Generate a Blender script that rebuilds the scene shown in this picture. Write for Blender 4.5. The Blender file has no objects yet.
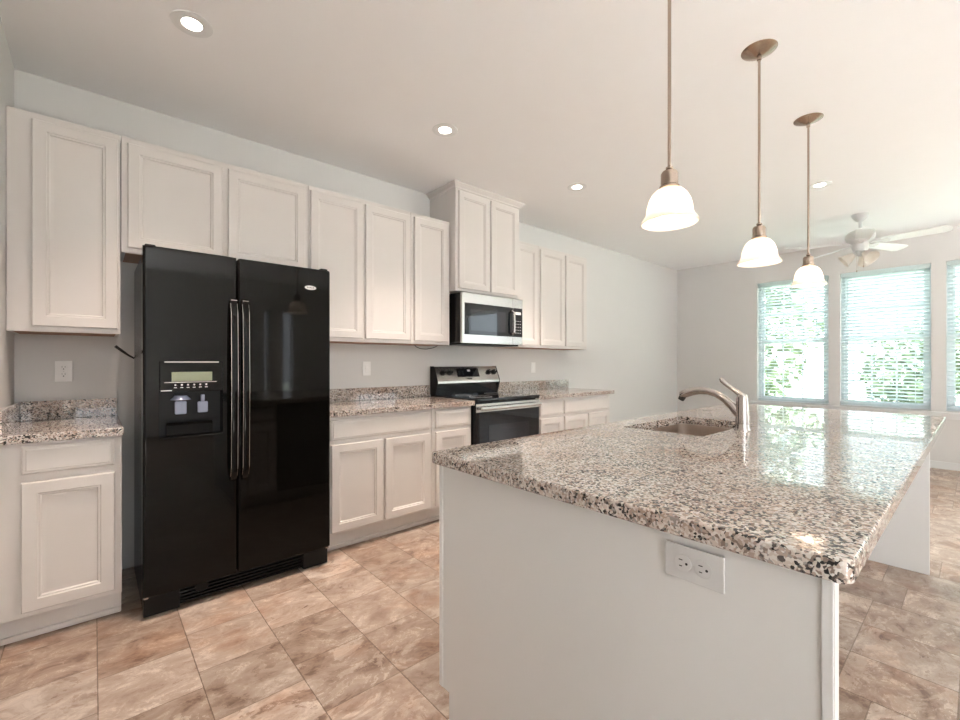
import bpy, bmesh, math, random
from mathutils import Vector, Matrix
PI = math.pi
R = math.radians
rnd = random.Random(7)
SC = bpy.context.scene
COL = SC.collection

# ------------------------------------------------------------------ camera, sky, sun, exposure
CAM_H, YAW, FPX = 1.223, 0.85, 440.0
cd = bpy.data.cameras.new('camera')
cam = bpy.data.objects.new('camera', cd)
COL.objects.link(cam)
cam.location = (0, 0, CAM_H)
cam.rotation_euler = (PI / 2, 0, YAW - PI / 2)
cd.sensor_width = 36.0
cd.lens = FPX / 960 * 36.0
cd.shift_y = 2.5 / 960
cd.clip_start = 0.02
SC.camera = cam

world = bpy.data.worlds.new('sky')
SC.world = world
world.use_nodes = True
bg = world.node_tree.nodes['Background']
bg.inputs[0].default_value = (0.88, 0.94, 1.0, 1)
bg.inputs[1].default_value = 1.7

def lamp(name, kind, loc, rot, energy, color, size=None, size_y=None, parent=None):
    d = bpy.data.lights.new(name, kind)
    d.energy = energy
    d.color = color
    if kind == 'AREA':
        if size_y:
            d.shape = 'RECTANGLE'; d.size = size; d.size_y = size_y
        else:
            d.shape = 'DISK'; d.size = size
    elif kind in ('POINT', 'SPOT') and size:
        d.shadow_soft_size = size
    o = bpy.data.objects.new(name, d)
    COL.objects.link(o)
    o.location = loc
    o.rotation_euler = rot
    if parent: o.parent = parent
    return o

sun = lamp('sun', 'SUN', (0, 0, 20), (0, 0, 0), 52.0, (0.86, 0.93, 1.0))
sun.rotation_euler = Vector((0.02, 0.62, -0.78)).to_track_quat('-Z', 'Y').to_euler()
sun.data.angle = R(1.0)
# portals: they give no light of their own, they only guide the sampling of the sky through the wall openings, added ones included
for nm, loc, rot, sx, sy in (('portal_far', (7.33 + 0.005, 0.8, 1.52), (0, R(90), 0), 1.8, 2.8), ('portal_far_side', (7.33 + 0.005, -2.55, 1.5), (0, R(90), 0), 2.0, 1.3),
                             ('portal_near_right', (5.6, -3.805, 1.505), (R(90), 0, 0), 1.2, 1.69), ('portal_near', (0.11, -3.805, 1.605), (R(90), 0, 0), 0.74, 1.89), ('portal_side', (-0.317, -2.65, 1.25), (0, R(-90), 0), 2.3, 1.6)):
    pl = lamp(nm, 'AREA', loc, rot, 1.0, (1, 1, 1), sx, sy)
    pl.data.cycles.is_portal = True

SC.view_settings.view_transform = 'Standard'
SC.view_settings.look = 'None'
SC.view_settings.gamma = 1.0
SC.view_settings.use_curve_mapping = False
SC.view_settings.exposure = 1.54

# ------------------------------------------------------------------ materials
M = {}
def new_mat(name):
    m = bpy.data.materials.new(name)
    m.use_nodes = True
    M[name] = m
    nt = m.node_tree
    return m, nt, nt.nodes['Principled BSDF']

def simple(name, col, rough=0.5, metal=0.0, noise=0.03, nscale=6.0, bump=0.0, bscale=200.0, emit=None, estr=0.0, coat=0.0, spec=None):
    m, nt, b = new_mat(name)
    N, L = nt.nodes, nt.links
    tc = N.new('ShaderNodeTexCoord')
    nz = N.new('ShaderNodeTexNoise')
    nz.inputs['Scale'].default_value = nscale
    nz.inputs['Detail'].default_value = 3
    L.new(tc.outputs['Object'], nz.inputs['Vector'])
    mr = N.new('ShaderNodeMapRange')
    mr.inputs['To Min'].default_value = 1 - noise
    mr.inputs['To Max'].default_value = 1 + noise
    L.new(nz.outputs['Fac'], mr.inputs['Value'])
    mx = N.new('ShaderNodeVectorMath'); mx.operation = 'SCALE'
    mx.inputs[0].default_value = col
    L.new(mr.outputs[0], mx.inputs['Scale'])
    L.new(mx.outputs[0], b.inputs['Base Color'])
    b.inputs['Roughness'].default_value = rough
    b.inputs['Metallic'].default_value = metal
    if spec is not None: b.inputs['Specular IOR Level'].default_value = spec
    if coat:
        b.inputs['Coat Weight'].default_value = coat
        b.inputs['Coat Roughness'].default_value = 0.03
    if bump:
        n2 = N.new('ShaderNodeTexNoise'); n2.inputs['Scale'].default_value = bscale
        L.new(tc.outputs['Object'], n2.inputs['Vector'])
        bp = N.new('ShaderNodeBump'); bp.inputs['Strength'].default_value = bump
        bp.inputs['Distance'].default_value = 0.002
        L.new(n2.outputs['Fac'], bp.inputs['Height'])
        L.new(bp.outputs[0], b.inputs['Normal'])
    if emit:
        b.inputs['Emission Color'].default_value = (*emit, 1)
        b.inputs['Emission Strength'].default_value = estr
    return m

simple('wall_paint', (0.715, 0.70, 0.68), 0.75, bump=0.08, noise=0.01)
simple('ceiling_paint', (0.93, 0.92, 0.915), 0.85, bump=0.10, noise=0.01)
simple('trim_white', (0.80, 0.80, 0.79), 0.4, noise=0.01)
simple('cabinet_white', (0.725, 0.68, 0.645), 0.38, noise=0.012)
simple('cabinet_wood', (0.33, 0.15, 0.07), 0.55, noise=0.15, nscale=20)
simple('island_paint', (0.77, 0.76, 0.745), 0.5, noise=0.01)
simple('black_gloss', (0.004, 0.0036, 0.003), 0.045, noise=0.0, spec=0.18)
simple('black_side', (0.010, 0.009, 0.009), 0.22, noise=0.05)
simple('black_plastic', (0.008, 0.008, 0.008), 0.35, spec=0.2)
simple('black_glass', (0.005, 0.006, 0.009), 0.03, noise=0.0, spec=0.42)
simple('oven_window', (0.012, 0.015, 0.024), 0.04, noise=0.0, spec=0.6)
simple('steel', (0.52, 0.51, 0.50), 0.24, 1.0, noise=0.03, nscale=4)
simple('sink_steel', (0.62, 0.53, 0.47), 0.30, 1.0, noise=0.03)
simple('chrome', (0.55, 0.52, 0.50), 0.10, 1.0, noise=0.0)
simple('nickel', (0.42, 0.34, 0.28), 0.24, 1.0, noise=0.03)
simple('plate_white', (0.90, 0.89, 0.87), 0.35, noise=0.0)
simple('plate_grey', (0.66, 0.65, 0.64), 0.4, noise=0.0)
simple('slot_dark', (0.02, 0.018, 0.016), 0.6)
simple('lcd', (0.30, 0.33, 0.22), 0.3, noise=0.02)
simple('icon_white', (0.75, 0.75, 0.75), 0.4)
simple('paddle_blue', (0.30, 0.34, 0.46), 0.2)
simple('vinyl', (0.88, 0.91, 0.93), 0.35, noise=0.0)
simple('fan_white', (0.86, 0.88, 0.87), 0.4, noise=0.01)
simple('fan_metal', (0.70, 0.70, 0.69), 0.3, noise=0.01)
simple('cord_black', (0.012, 0.011, 0.010), 0.5)
simple('bark', (0.12, 0.08, 0.05), 0.9, noise=0.3)
simple('concrete', (0.58, 0.56, 0.52), 0.9, noise=0.08)
simple('lawn', (0.12, 0.13, 0.09), 0.95, noise=0.35, nscale=2)
simple('lamp_lens', (0.9, 0.9, 0.88), 0.4, emit=(1.0, 0.93, 0.82), estr=9.0)
simple('bulb', (0.95, 0.92, 0.88), 0.3, emit=(1.0, 0.84, 0.68), estr=11.0)
simple('lcd_dark', (0.05, 0.055, 0.055), 0.1)

def leaf_mat(name, col):
    m, nt, b = new_mat(name)
    N, L = nt.nodes, nt.links
    g = N.new('ShaderNodeNewGeometry')
    cr = N.new('ShaderNodeValToRGB')
    cr.color_ramp.elements[0].color = (*[c * 0.6 for c in col], 1)
    cr.color_ramp.elements[1].color = (*[c * 1.5 for c in col], 1)
    L.new(g.outputs['Random Per Island'], cr.inputs[0])
    L.new(cr.outputs[0], b.inputs['Base Color'])
    b.inputs['Roughness'].default_value = 0.6
leaf_mat('leaf_light', (0.17, 0.205, 0.12))
leaf_mat('leaf_mid', (0.13, 0.165, 0.095))

def shade_glass():
    m, nt, b = new_mat('opal_glass')
    N, L = nt.nodes, nt.links
    out = nt.nodes['Material Output']
    tc = N.new('ShaderNodeTexCoord')
    nz = N.new('ShaderNodeTexNoise'); nz.inputs['Scale'].default_value = 14; nz.inputs['Distortion'].default_value = 1.5
    L.new(tc.outputs['Object'], nz.inputs['Vector'])
    cr = N.new('ShaderNodeValToRGB')
    cr.color_ramp.elements[0].color = (0.90, 0.84, 0.78, 1)
    cr.color_ramp.elements[1].color = (0.95, 0.92, 0.88, 1)
    L.new(nz.outputs['Fac'], cr.inputs[0])
    L.new(cr.outputs[0], b.inputs['Base Color'])
    b.inputs['Roughness'].default_value = 0.25
    tr = N.new('ShaderNodeBsdfTranslucent')
    L.new(cr.outputs[0], tr.inputs[0])
    mx = N.new('ShaderNodeMixShader'); mx.inputs[0].default_value = 0.5
    L.new(b.outputs[0], mx.inputs[1]); L.new(tr.outputs[0], mx.inputs[2])
    L.new(mx.outputs[0], out.inputs[0])
shade_glass()

def pane_mat():
    m, nt, b = new_mat('pane_glass')
    N, L = nt.nodes, nt.links
    out = nt.nodes['Material Output']
    t = N.new('ShaderNodeBsdfTransparent'); t.inputs[0].default_value = (0.95, 0.98, 0.98, 1)
    gl = N.new('ShaderNodeBsdfGlossy'); gl.inputs['Roughness'].default_value = 0.02
    fr = N.new('ShaderNodeFresnel'); fr.inputs[0].default_value = 1.4
    mx = N.new('ShaderNodeMixShader')
    ge = N.new('ShaderNodeNewGeometry')
    ff = N.new('ShaderNodeMath'); ff.operation = 'MULTIPLY_ADD'; ff.inputs[1].default_value = -1.0; ff.inputs[2].default_value = 1.0
    L.new(ge.outputs['Backfacing'], ff.inputs[0])
    fm = N.new('ShaderNodeMath'); fm.operation = 'MULTIPLY'
    L.new(fr.outputs[0], fm.inputs[0]); L.new(ff.outputs[0], fm.inputs[1])
    L.new(fm.outputs[0], mx.inputs[0]); L.new(t.outputs[0], mx.inputs[1]); L.new(gl.outputs[0], mx.inputs[2])
    L.new(mx.outputs[0], out.inputs[0])
pane_mat()

def blind_mat():
    m, nt, b = new_mat('blind_white')
    N, L = nt.nodes, nt.links
    out = nt.nodes['Material Output']
    b.inputs['Base Color'].default_value = (0.85, 0.88, 0.89, 1)
    b.inputs['Roughness'].default_value = 0.45
    tr = N.new('ShaderNodeBsdfTranslucent'); tr.inputs[0].default_value = (0.80, 0.87, 0.88, 1)
    tc = N.new('ShaderNodeTexCoord')
    nz = N.new('ShaderNodeTexNoise'); nz.inputs['Scale'].default_value = 3
    L.new(tc.outputs['Object'], nz.inputs['Vector'])
    mr = N.new('ShaderNodeMapRange'); mr.inputs['To Min'].default_value = 0.56; mr.inputs['To Max'].default_value = 0.62
    L.new(nz.outputs['Fac'], mr.inputs['Value'])
    mx = N.new('ShaderNodeMixShader')
    L.new(mr.outputs[0], mx.inputs[0]); L.new(b.outputs[0], mx.inputs[1]); L.new(tr.outputs[0], mx.inputs[2])
    L.new(mx.outputs[0], out.inputs[0])
blind_mat()

def granite():
    m, nt, b = new_mat('granite')
    N, L = nt.nodes, nt.links
    tc = N.new('ShaderNodeTexCoord')
    wp = N.new('ShaderNodeTexNoise'); wp.inputs['Scale'].default_value = 60; wp.inputs['Detail'].default_value = 2
    L.new(tc.outputs['Object'], wp.inputs['Vector'])
    off = N.new('ShaderNodeVectorMath'); off.operation = 'SCALE'; off.inputs['Scale'].default_value = 0.013
    L.new(wp.outputs['Color'], off.inputs[0])
    ad = N.new('ShaderNodeVectorMath'); ad.operation = 'ADD'
    L.new(tc.outputs['Object'], ad.inputs[0]); L.new(off.outputs[0], ad.inputs[1])
    v = N.new('ShaderNodeTexVoronoi'); v.inputs['Scale'].default_value = 190
    L.new(ad.outputs[0], v.inputs['Vector'])
    sep = N.new('ShaderNodeSeparateColor'); L.new(v.outputs['Color'], sep.inputs[0])
    # larger clusters shift the mix
    n2 = N.new('ShaderNodeTexNoise'); n2.inputs['Scale'].default_value = 16; n2.inputs['Detail'].default_value = 3
    L.new(tc.outputs['Object'], n2.inputs['Vector'])
    mth = N.new('ShaderNodeMath'); mth.operation = 'MULTIPLY_ADD'
    mth.inputs[1].default_value = 0.9; mth.inputs[2].default_value = -0.45
    L.new(n2.outputs['Fac'], mth.inputs[0])
    sm = N.new('ShaderNodeMath'); sm.operation = 'ADD'; sm.use_clamp = True
    L.new(sep.outputs[0], sm.inputs[0]); L.new(mth.outputs[0], sm.inputs[1])
    cr = N.new('ShaderNodeValToRGB'); cr.color_ramp.interpolation = 'CONSTANT'
    E = cr.color_ramp.elements
    stops = [(0.0, (0.016, 0.014, 0.014)), (0.12, (0.10, 0.085, 0.078)), (0.19, (0.26, 0.20, 0.17)), (0.29, (0.45, 0.355, 0.30)),
             (0.44, (0.61, 0.53, 0.47)), (0.68, (0.70, 0.655, 0.61)), (0.90, (0.35, 0.32, 0.30))]
    E[0].position = 0; E[0].color = (*stops[0][1], 1)
    E[1].position = stops[1][0]; E[1].color = (*stops[1][1], 1)
    for p, c in stops[2:]:
        e = E.new(p); e.color = (*c, 1)
    L.new(sm.outputs[0], cr.inputs[0])
    # warm blush patches
    n3 = N.new('ShaderNodeTexNoise'); n3.inputs['Scale'].default_value = 3.2; n3.inputs['Detail'].default_value = 3
    L.new(tc.outputs['Object'], n3.inputs['Vector'])
    r3 = N.new('ShaderNodeMapRange'); r3.inputs['From Min'].default_value = 0.5; r3.inputs['From Max'].default_value = 0.72
    r3.inputs['To Max'].default_value = 0.55
    L.new(n3.outputs['Fac'], r3.inputs['Value'])
    mx = N.new('ShaderNodeMix'); mx.data_type = 'RGBA'; mx.blend_type = 'MULTIPLY'
    L.new(r3.outputs[0], mx.inputs[0]); L.new(cr.outputs[0], mx.inputs[6]); mx.inputs[7].default_value = (0.80, 0.58, 0.46, 1)
    L.new(mx.outputs[2], b.inputs['Base Color'])
    b.inputs['Roughness'].default_value = 0.025
    b.inputs['Specular IOR Level'].default_value = 0.68
granite()

def floor_mat():
    m, nt, b = new_mat('vinyl_tile')
    N, L = nt.nodes, nt.links
    def math_(op, a=None, bb=None, c=None):
        n = N.new('ShaderNodeMath'); n.operation = op
        for i, x in enumerate((a, bb, c)):
            if x is None: continue
            if isinstance(x, (int, float)): n.inputs[i].default_value = x
            else: L.new(x, n.inputs[i])
        return n.outputs[0]
    tc = N.new('ShaderNodeTexCoord')
    sp = N.new('ShaderNodeSeparateXYZ'); L.new(tc.outputs['Object'], sp.inputs[0])
    T = 0.2998
    u = math_('MULTIPLY', math_('SUBTRACT', sp.outputs[0], 0.012), 1 / T)
    ci = math_('FLOOR', u)
    wn = N.new('ShaderNodeTexWhiteNoise'); wn.noise_dimensions = '1D'; L.new(ci, wn.inputs['W'])
    half = math_('MULTIPLY', math_('FLOOR', math_('MULTIPLY', wn.outputs['Value'], 3.0)), 0.333)
    v = math_('ADD', math_('MULTIPLY', math_('SUBTRACT', sp.outputs[1], 2.035), 1 / 0.313), half)
    vi = math_('FLOOR', v)
    def edge(x, w):
        f = math_('FRACT', x)
        d = math_('MINIMUM', f, math_('SUBTRACT', 1.0, f))
        return math_('LESS_THAN', d, w)
    jit = N.new('ShaderNodeTexNoise'); jit.inputs['Scale'].default_value = 40
    L.new(tc.outputs['Object'], jit.inputs['Vector'])
    wv = math_('MULTIPLY', jit.outputs['Fac'], 0.013)
    g1 = edge(u, wv); g2 = math_('MULTIPLY', edge(v, wv), 0.7)
    grout = math_('MAXIMUM', g1, g2)
    # per-tile offset for stone
    cmb = N.new('ShaderNodeCombineXYZ'); L.new(ci, cmb.inputs[0]); L.new(vi, cmb.inputs[1])
    wn2 = N.new('ShaderNodeTexWhiteNoise'); wn2.noise_dimensions = '3D'; L.new(cmb.outputs[0], wn2.inputs['Vector'])
    sc = N.new('ShaderNodeVectorMath'); sc.operation = 'SCALE'; sc.inputs['Scale'].default_value = 9.0
    L.new(wn2.outputs['Color'], sc.inputs[0])
    st = N.new('ShaderNodeMapping'); st.inputs['Scale'].default_value = (1.0, 1.5, 1); st.inputs['Rotation'].default_value = (0, 0, R(14))
    L.new(tc.outputs['Object'], st.inputs[0])
    ad = N.new('ShaderNodeVectorMath'); ad.operation = 'ADD'
    L.new(st.outputs[0], ad.inputs[0]); L.new(sc.outputs[0], ad.inputs[1])
    n1 = N.new('ShaderNodeTexNoise'); n1.inputs['Scale'].default_value = 7.0; n1.inputs['Detail'].default_value = 10
    n1.inputs['Roughness'].default_value = 0.70; n1.inputs['Distortion'].default_value = 0.5
    L.new(ad.outputs[0], n1.inputs['Vector'])
    # slate layers: contour steps of a second noise, each layer with a tint of its own
    n4 = N.new('ShaderNodeTexNoise'); n4.inputs['Scale'].default_value = 3.6; n4.inputs['Detail'].default_value = 12; n4.inputs['Distortion'].default_value = 0.5
    n4.inputs['Roughness'].default_value = 0.72
    L.new(ad.outputs[0], n4.inputs['Vector'])
    lv = math_('MULTIPLY', n4.outputs['Fac'], 11.0)
    wl = N.new('ShaderNodeTexWhiteNoise'); wl.noise_dimensions = '2D'
    cl = N.new('ShaderNodeCombineXYZ'); L.new(math_('FLOOR', lv), cl.inputs[0]); L.new(wn2.outputs['Value'], cl.inputs[1])
    L.new(cl.outputs[0], wl.inputs['Vector'])
    mixv = math_('ADD', math_('MULTIPLY', n1.outputs['Fac'], 0.80), math_('MULTIPLY', wl.outputs['Value'], 0.20))
    cr = N.new('ShaderNodeValToRGB')
    E = cr.color_ramp.elements
    E[0].position = 0.32; E[0].color = (0.19, 0.122, 0.09, 1)
    E[1].position = 0.66; E[1].color = (0.60, 0.515, 0.445, 1)
    for p, c in ((0.38, (0.305, 0.215, 0.163)), (0.47, (0.395, 0.298, 0.236)), (0.57, (0.465, 0.375, 0.31))):
        e = E.new(p); e.color = (*c, 1)
    L.new(mixv, cr.inputs[0])
    fe = math_('FRACT', lv)
    crack = N.new('ShaderNodeMapRange'); crack.inputs['From Max'].default_value = 0.16; crack.inputs['To Min'].default_value = 1.0; crack.inputs['To Max'].default_value = 0.0
    L.new(fe, crack.inputs['Value'])
    brk = N.new('ShaderNodeMapRange'); brk.inputs['From Min'].default_value = 0.48; brk.inputs['From Max'].default_value = 0.60; brk.inputs['To Max'].default_value = 0.9
    L.new(n1.outputs['Fac'], brk.inputs['Value'])
    brk2 = N.new('ShaderNodeMapRange'); brk2.inputs['From Min'].default_value = 0.50; brk2.inputs['From Max'].default_value = 0.40; brk2.inputs['To Max'].default_value = 0.8
    L.new(n1.outputs['Fac'], brk2.inputs['Value'])
    mxd = N.new('ShaderNodeMix'); mxd.data_type = 'RGBA'
    L.new(math_('MULTIPLY', crack.outputs[0], brk2.outputs[0]), mxd.inputs[0]); L.new(cr.outputs[0], mxd.inputs[6]); mxd.inputs[7].default_value = (0.25, 0.145, 0.10, 1)
    mxc = N.new('ShaderNodeMix'); mxc.data_type = 'RGBA'
    L.new(math_('MULTIPLY', crack.outputs[0], brk.outputs[0]), mxc.inputs[0]); L.new(mxd.outputs[2], mxc.inputs[6]); mxc.inputs[7].default_value = (0.78, 0.69, 0.58, 1)
    n5 = N.new('ShaderNodeTexNoise'); n5.inputs['Scale'].default_value = 2.6; n5.inputs['Detail'].default_value = 6; n5.inputs['Roughness'].default_value = 0.65
    L.new(ad.outputs[0], n5.inputs['Vector'])
    r5 = N.new('ShaderNodeMapRange'); r5.inputs['From Min'].default_value = 0.50; r5.inputs['From Max'].default_value = 0.66; r5.inputs['To Max'].default_value = 0.55
    L.new(n5.outputs['Fac'], r5.inputs['Value'])
    mxo = N.new('ShaderNodeMix'); mxo.data_type = 'RGBA'; mxo.blend_type = 'MULTIPLY'
    L.new(r5.outputs[0], mxo.inputs[0]); L.new(mxc.outputs[2], mxo.inputs[6]); mxo.inputs[7].default_value = (0.92, 0.66, 0.50, 1)
    mxc = mxo
    # per-tile tint
    tint = N.new('ShaderNodeMapRange'); tint.inputs['To Min'].default_value = 0.86; tint.inputs['To Max'].default_value = 1.12
    L.new(wn2.outputs['Value'], tint.inputs['Value'])
    ts = N.new('ShaderNodeVectorMath'); ts.operation = 'SCALE'
    L.new(mxc.outputs[2], ts.inputs[0]); L.new(tint.outputs[0], ts.inputs['Scale'])
    mg = N.new('ShaderNodeMix'); mg.data_type = 'RGBA'
    L.new(math_('MULTIPLY', grout, 0.8), mg.inputs[0]); L.new(ts.outputs[0], mg.inputs[6]); mg.inputs[7].default_value = (0.13, 0.085, 0.055, 1)
    L.new(mg.outputs[2], b.inputs['Base Color'])
    b.inputs['Roughness'].default_value = 0.36
    bp = N.new('ShaderNodeBump'); bp.inputs['Strength'].default_value = 0.25; bp.inputs['Distance'].default_value = 0.002
    hh = math_('SUBTRACT', n1.outputs['Fac'], math_('MULTIPLY', grout, 0.6))
    L.new(hh, bp.inputs['Height']); L.new(bp.outputs[0], b.inputs['Normal'])
floor_mat()

# ------------------------------------------------------------------ mesh helpers
ORG = {}
class MB:
    def __init__(self): self.bm = bmesh.new()
    def box(self, x0, x1, y0, y1, z0, z1, bev=0.0, seg=2):
        r = bmesh.ops.create_cube(self.bm, size=1.0)
        vs = r['verts']
        for v in vs:
            v.co = Vector(((x0 + x1) / 2 + v.co.x * (x1 - x0), (y0 + y1) / 2 + v.co.y * (y1 - y0), (z0 + z1) / 2 + v.co.z * (z1 - z0)))
        if bev:
            es = list({e for v in vs for e in v.link_edges})
            bmesh.ops.bevel(self.bm, geom=es, offset=bev, segments=seg, affect='EDGES', profile=0.5)
        return self
    def obox(self, center, size, rot, bev=0.0, seg=2):
        m = Matrix.Translation(center) @ rot.to_4x4() @ Matrix.Diagonal((*size, 1))
        r = bmesh.ops.create_cube(self.bm, size=1.0, matrix=m)
        if bev:
            es = list({e for v in r['verts'] for e in v.link_edges})
            bmesh.ops.bevel(self.bm, geom=es, offset=bev, segments=seg, affect='EDGES', profile=0.5)
        return self
    def lathe(self, prof, n=32, axis='Z', origin=(0, 0, 0), rot=None, closed=False):
        """prof: list of (radius, height)"""
        o = Vector(origin)
        rows = []
        for r, h in prof:
            row = []
            if r < 1e-6:
                p = Vector((0, 0, h)); row = [p]
            else:
                row = [Vector((r * math.cos(2 * PI * i / n), r * math.sin(2 * PI * i / n), h)) for i in range(n)]
            out = []
            for p in row:
                if axis == 'Y': p = Vector((p.x, -p.z, p.y))
                elif axis == 'X': p = Vector((p.z, p.x, p.y))
                if rot is not None: p = rot @ p
                out.append(self.bm.verts.new(o + p))
            rows.append(out)
        if closed: rows.append(rows[0])
        for a, b in zip(rows, rows[1:]):
            for i in range(n):
                j = (i + 1) % n
                if len(a) == 1 and len(b) == 1: continue
                if len(a) == 1: f = (a[0], b[i], b[j])
                elif len(b) == 1: f = (a[i], b[0], a[j])
                else: f = (a[i], b[i], b[j], a[j])
                try: self.bm.faces.new(f)
                except ValueError: pass
        return self
    def tube(self, pts, rad, n=10, cap=True):
        pts = [Vector(p) for p in pts]
        rads = rad if isinstance(rad, (list, tuple)) else [rad] * len(pts)
        rows = []
        up = Vector((0, 0, 1))
        t0 = (pts[1] - pts[0]).normalized()
        if abs(t0.dot(up)) > 0.95: up = Vector((1, 0, 0))
        nrm = (up - t0 * up.dot(t0)).normalized()
        for i, p in enumerate(pts):
            t = (pts[min(i + 1, len(pts) - 1)] - pts[max(i - 1, 0)]).normalized()
            nrm = (nrm - t * nrm.dot(t)).normalized()
            bn = t.cross(nrm)
            rows.append([self.bm.verts.new(p + (nrm * math.cos(2 * PI * k / n) + bn * math.sin(2 * PI * k / n)) * rads[i]) for k in range(n)])
        for a, b in zip(rows, rows[1:]):
            for k in range(n):
                self.bm.faces.new((a[k], a[(k + 1) % n], b[(k + 1) % n], b[k]))
        if cap:
            self.bm.faces.new(list(reversed(rows[0]))); self.bm.faces.new(rows[-1])
        return self
    def loops(self, rings, cap0=True, cap1=True):
        rows = [[self.bm.verts.new(Vector(p)) for p in r] for r in rings]
        n = len(rows[0])
        for a, b in zip(rows, rows[1:]):
            for k in range(n):
                self.bm.faces.new((a[k], a[(k + 1) % n], b[(k + 1) % n], b[k]))
        if cap0: self.bm.faces.new(list(reversed(rows[0])))
        if cap1: self.bm.faces.new(rows[-1])
        return self
    def panel(self, x0, x1, z0, z1, y, prof):
        """a front facing -Y: prof = (inset, how far it stands out from plane y)"""
        rings = []
        for ins, d in prof:
            rings.append([(x0 + ins, y - d, z0 + ins), (x1 - ins, y - d, z0 + ins), (x1 - ins, y - d, z1 - ins), (x0 + ins, y - d, z1 - ins)])
        return self.loops(rings)
    def build(self, name, mat, parent=None, smooth=True, angle=35):
        bmesh.ops.recalc_face_normals(self.bm, faces=self.bm.faces)
        me = bpy.data.meshes.new(name)
        self.bm.to_mesh(me); self.bm.free()
        me.materials.append(M[mat])
        o = bpy.data.objects.new(name, me)
        COL.objects.link(o)
        if parent is not None:
            org = ORG[parent.name]
            me.transform(Matrix.Translation(-org))
            o.parent = parent
            ORG[o.name] = org
        else:
            # put the origin at the base of the mesh
            xs = [v.co for v in me.vertices]
            org = Vector(((min(v.x for v in xs) + max(v.x for v in xs)) / 2, (min(v.y for v in xs) + max(v.y for v in xs)) / 2, min(v.z for v in xs)))
            if mat in ('vinyl_tile',): org = Vector((0, 0, 0))
            me.transform(Matrix.Translation(-org))
            o.location = org
            ORG[o.name] = org
        if smooth:
            for p in me.polygons: p.use_smooth = True
            me.set_sharp_from_angle(angle=R(angle))
            wn = o.modifiers.new('weighted_normal', 'WEIGHTED_NORMAL'); wn.keep_sharp = True; wn.weight = 100
        return o

def thing(name, label, cat, loc, group=None):
    o = bpy.data.objects.new(name, None)
    COL.objects.link(o)
    o.empty_display_size = 0.1
    o.location = loc
    o['label'] = label; o['category'] = cat
    if group: o['group'] = group
    ORG[o.name] = Vector(loc)
    return o
def tag(o, label, cat, group=None):
    o['label'] = label; o['category'] = cat
    if group: o['group'] = group
    return o
def struct(o):
    o['kind'] = 'structure'
    return o
def struct_empty(name, loc):
    o = bpy.data.objects.new(name, None)
    COL.objects.link(o); o.location = loc; o['kind'] = 'structure'
    ORG[o.name] = Vector(loc)
    return o
def copy_tree(o, parent=None):
    c = o.copy(); COL.objects.link(c)
    if parent: c.parent = parent
    for ch in list(o.children): copy_tree(ch, c)
    return c

# ------------------------------------------------------------------ room shell
XL, XF, YB, YN, ZC, TH = -0.312, 7.33, 3.35, -3.8, 2.765, 0.16
def wall(name, axis, pos, thick, s0, s1, z0, z1, holes, mat='wall_paint'):
    """axis 'x': plane x=pos spanning y; axis 'y': plane y=pos spanning x; thick is signed, outward"""
    S = sorted({s0, s1, *[h[0] for h in holes], *[h[1] for h in holes]})
    Z = sorted({z0, z1, *[h[2] for h in holes], *[h[3] for h in holes]})
    mb = MB(); bm = mb.bm
    def P(s, z): return (pos, s, z) if axis == 'x' else (s, pos, z)
    V = {(i, j): bm.verts.new(P(s, z)) for i, s in enumerate(S) for j, z in enumerate(Z)}
    fs = []
    for i in range(len(S) - 1):
        for j in range(len(Z) - 1):
            cs, cz = (S[i] + S[i + 1]) / 2, (Z[j] + Z[j + 1]) / 2
            if any(h[0] < cs < h[1] and h[2] < cz < h[3] for h in holes): continue
            fs.append(bm.faces.new((V[i, j], V[i + 1, j], V[i + 1, j + 1], V[i, j + 1])))
    r = bmesh.ops.extrude_face_region(bm, geom=fs, use_keep_orig=True)
    d = Vector((thick, 0, 0)) if axis == 'x' else Vector((0, thick, 0))
    for g in r['geom']:
        if isinstance(g, bmesh.types.BMVert): g.co += d
    return struct(mb.build(name, mat, smooth=False))

WZ0, WZ1 = 0.665, 2.385
WINS = [(1.335, 2.172), (0.382, 1.215), (-0.565, 0.262)]
far_holes = [(a, b, WZ0, WZ1) for a, b in WINS] + [(-3.2, -1.9, 0.5, 2.5)]
near_holes = [(-0.26, 0.48, 0.66, 2.55), (2.44, 2.53, 0.1, 2.25), (2.78, 2.97, 0.1, 2.25), (5.0, 6.2, 0.66, 2.35)]  # first and last are unseen openings added to let in more daylight
left_holes = [(-3.45, -1.85, 0.10, 2.40)]  # opening behind the camera, added as a daylight source
wall('wall_far', 'x', XF, TH, YN - TH, YB + TH, 0, ZC, far_holes)
wall('wall_back', 'y', YB, TH, XL - TH, XF, 0, ZC, [])
wall('wall_left', 'x', XL, -TH, YN, YB, 0, ZC, left_holes)
wall('wall_near', 'y', YN, -TH, XL - TH, XF, 0, ZC, near_holes)
f = MB(); f.box(XL - TH, XF + TH, YN - TH, YB + TH, -0.12, 0.0)
struct(f.build('floor', 'vinyl_tile', smooth=False))
f = MB(); f.box(XL - TH, XF + TH, YN - TH, YB + TH, ZC, ZC + 0.12)
struct(f.build('ceiling', 'ceiling_paint', smooth=False))

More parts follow.
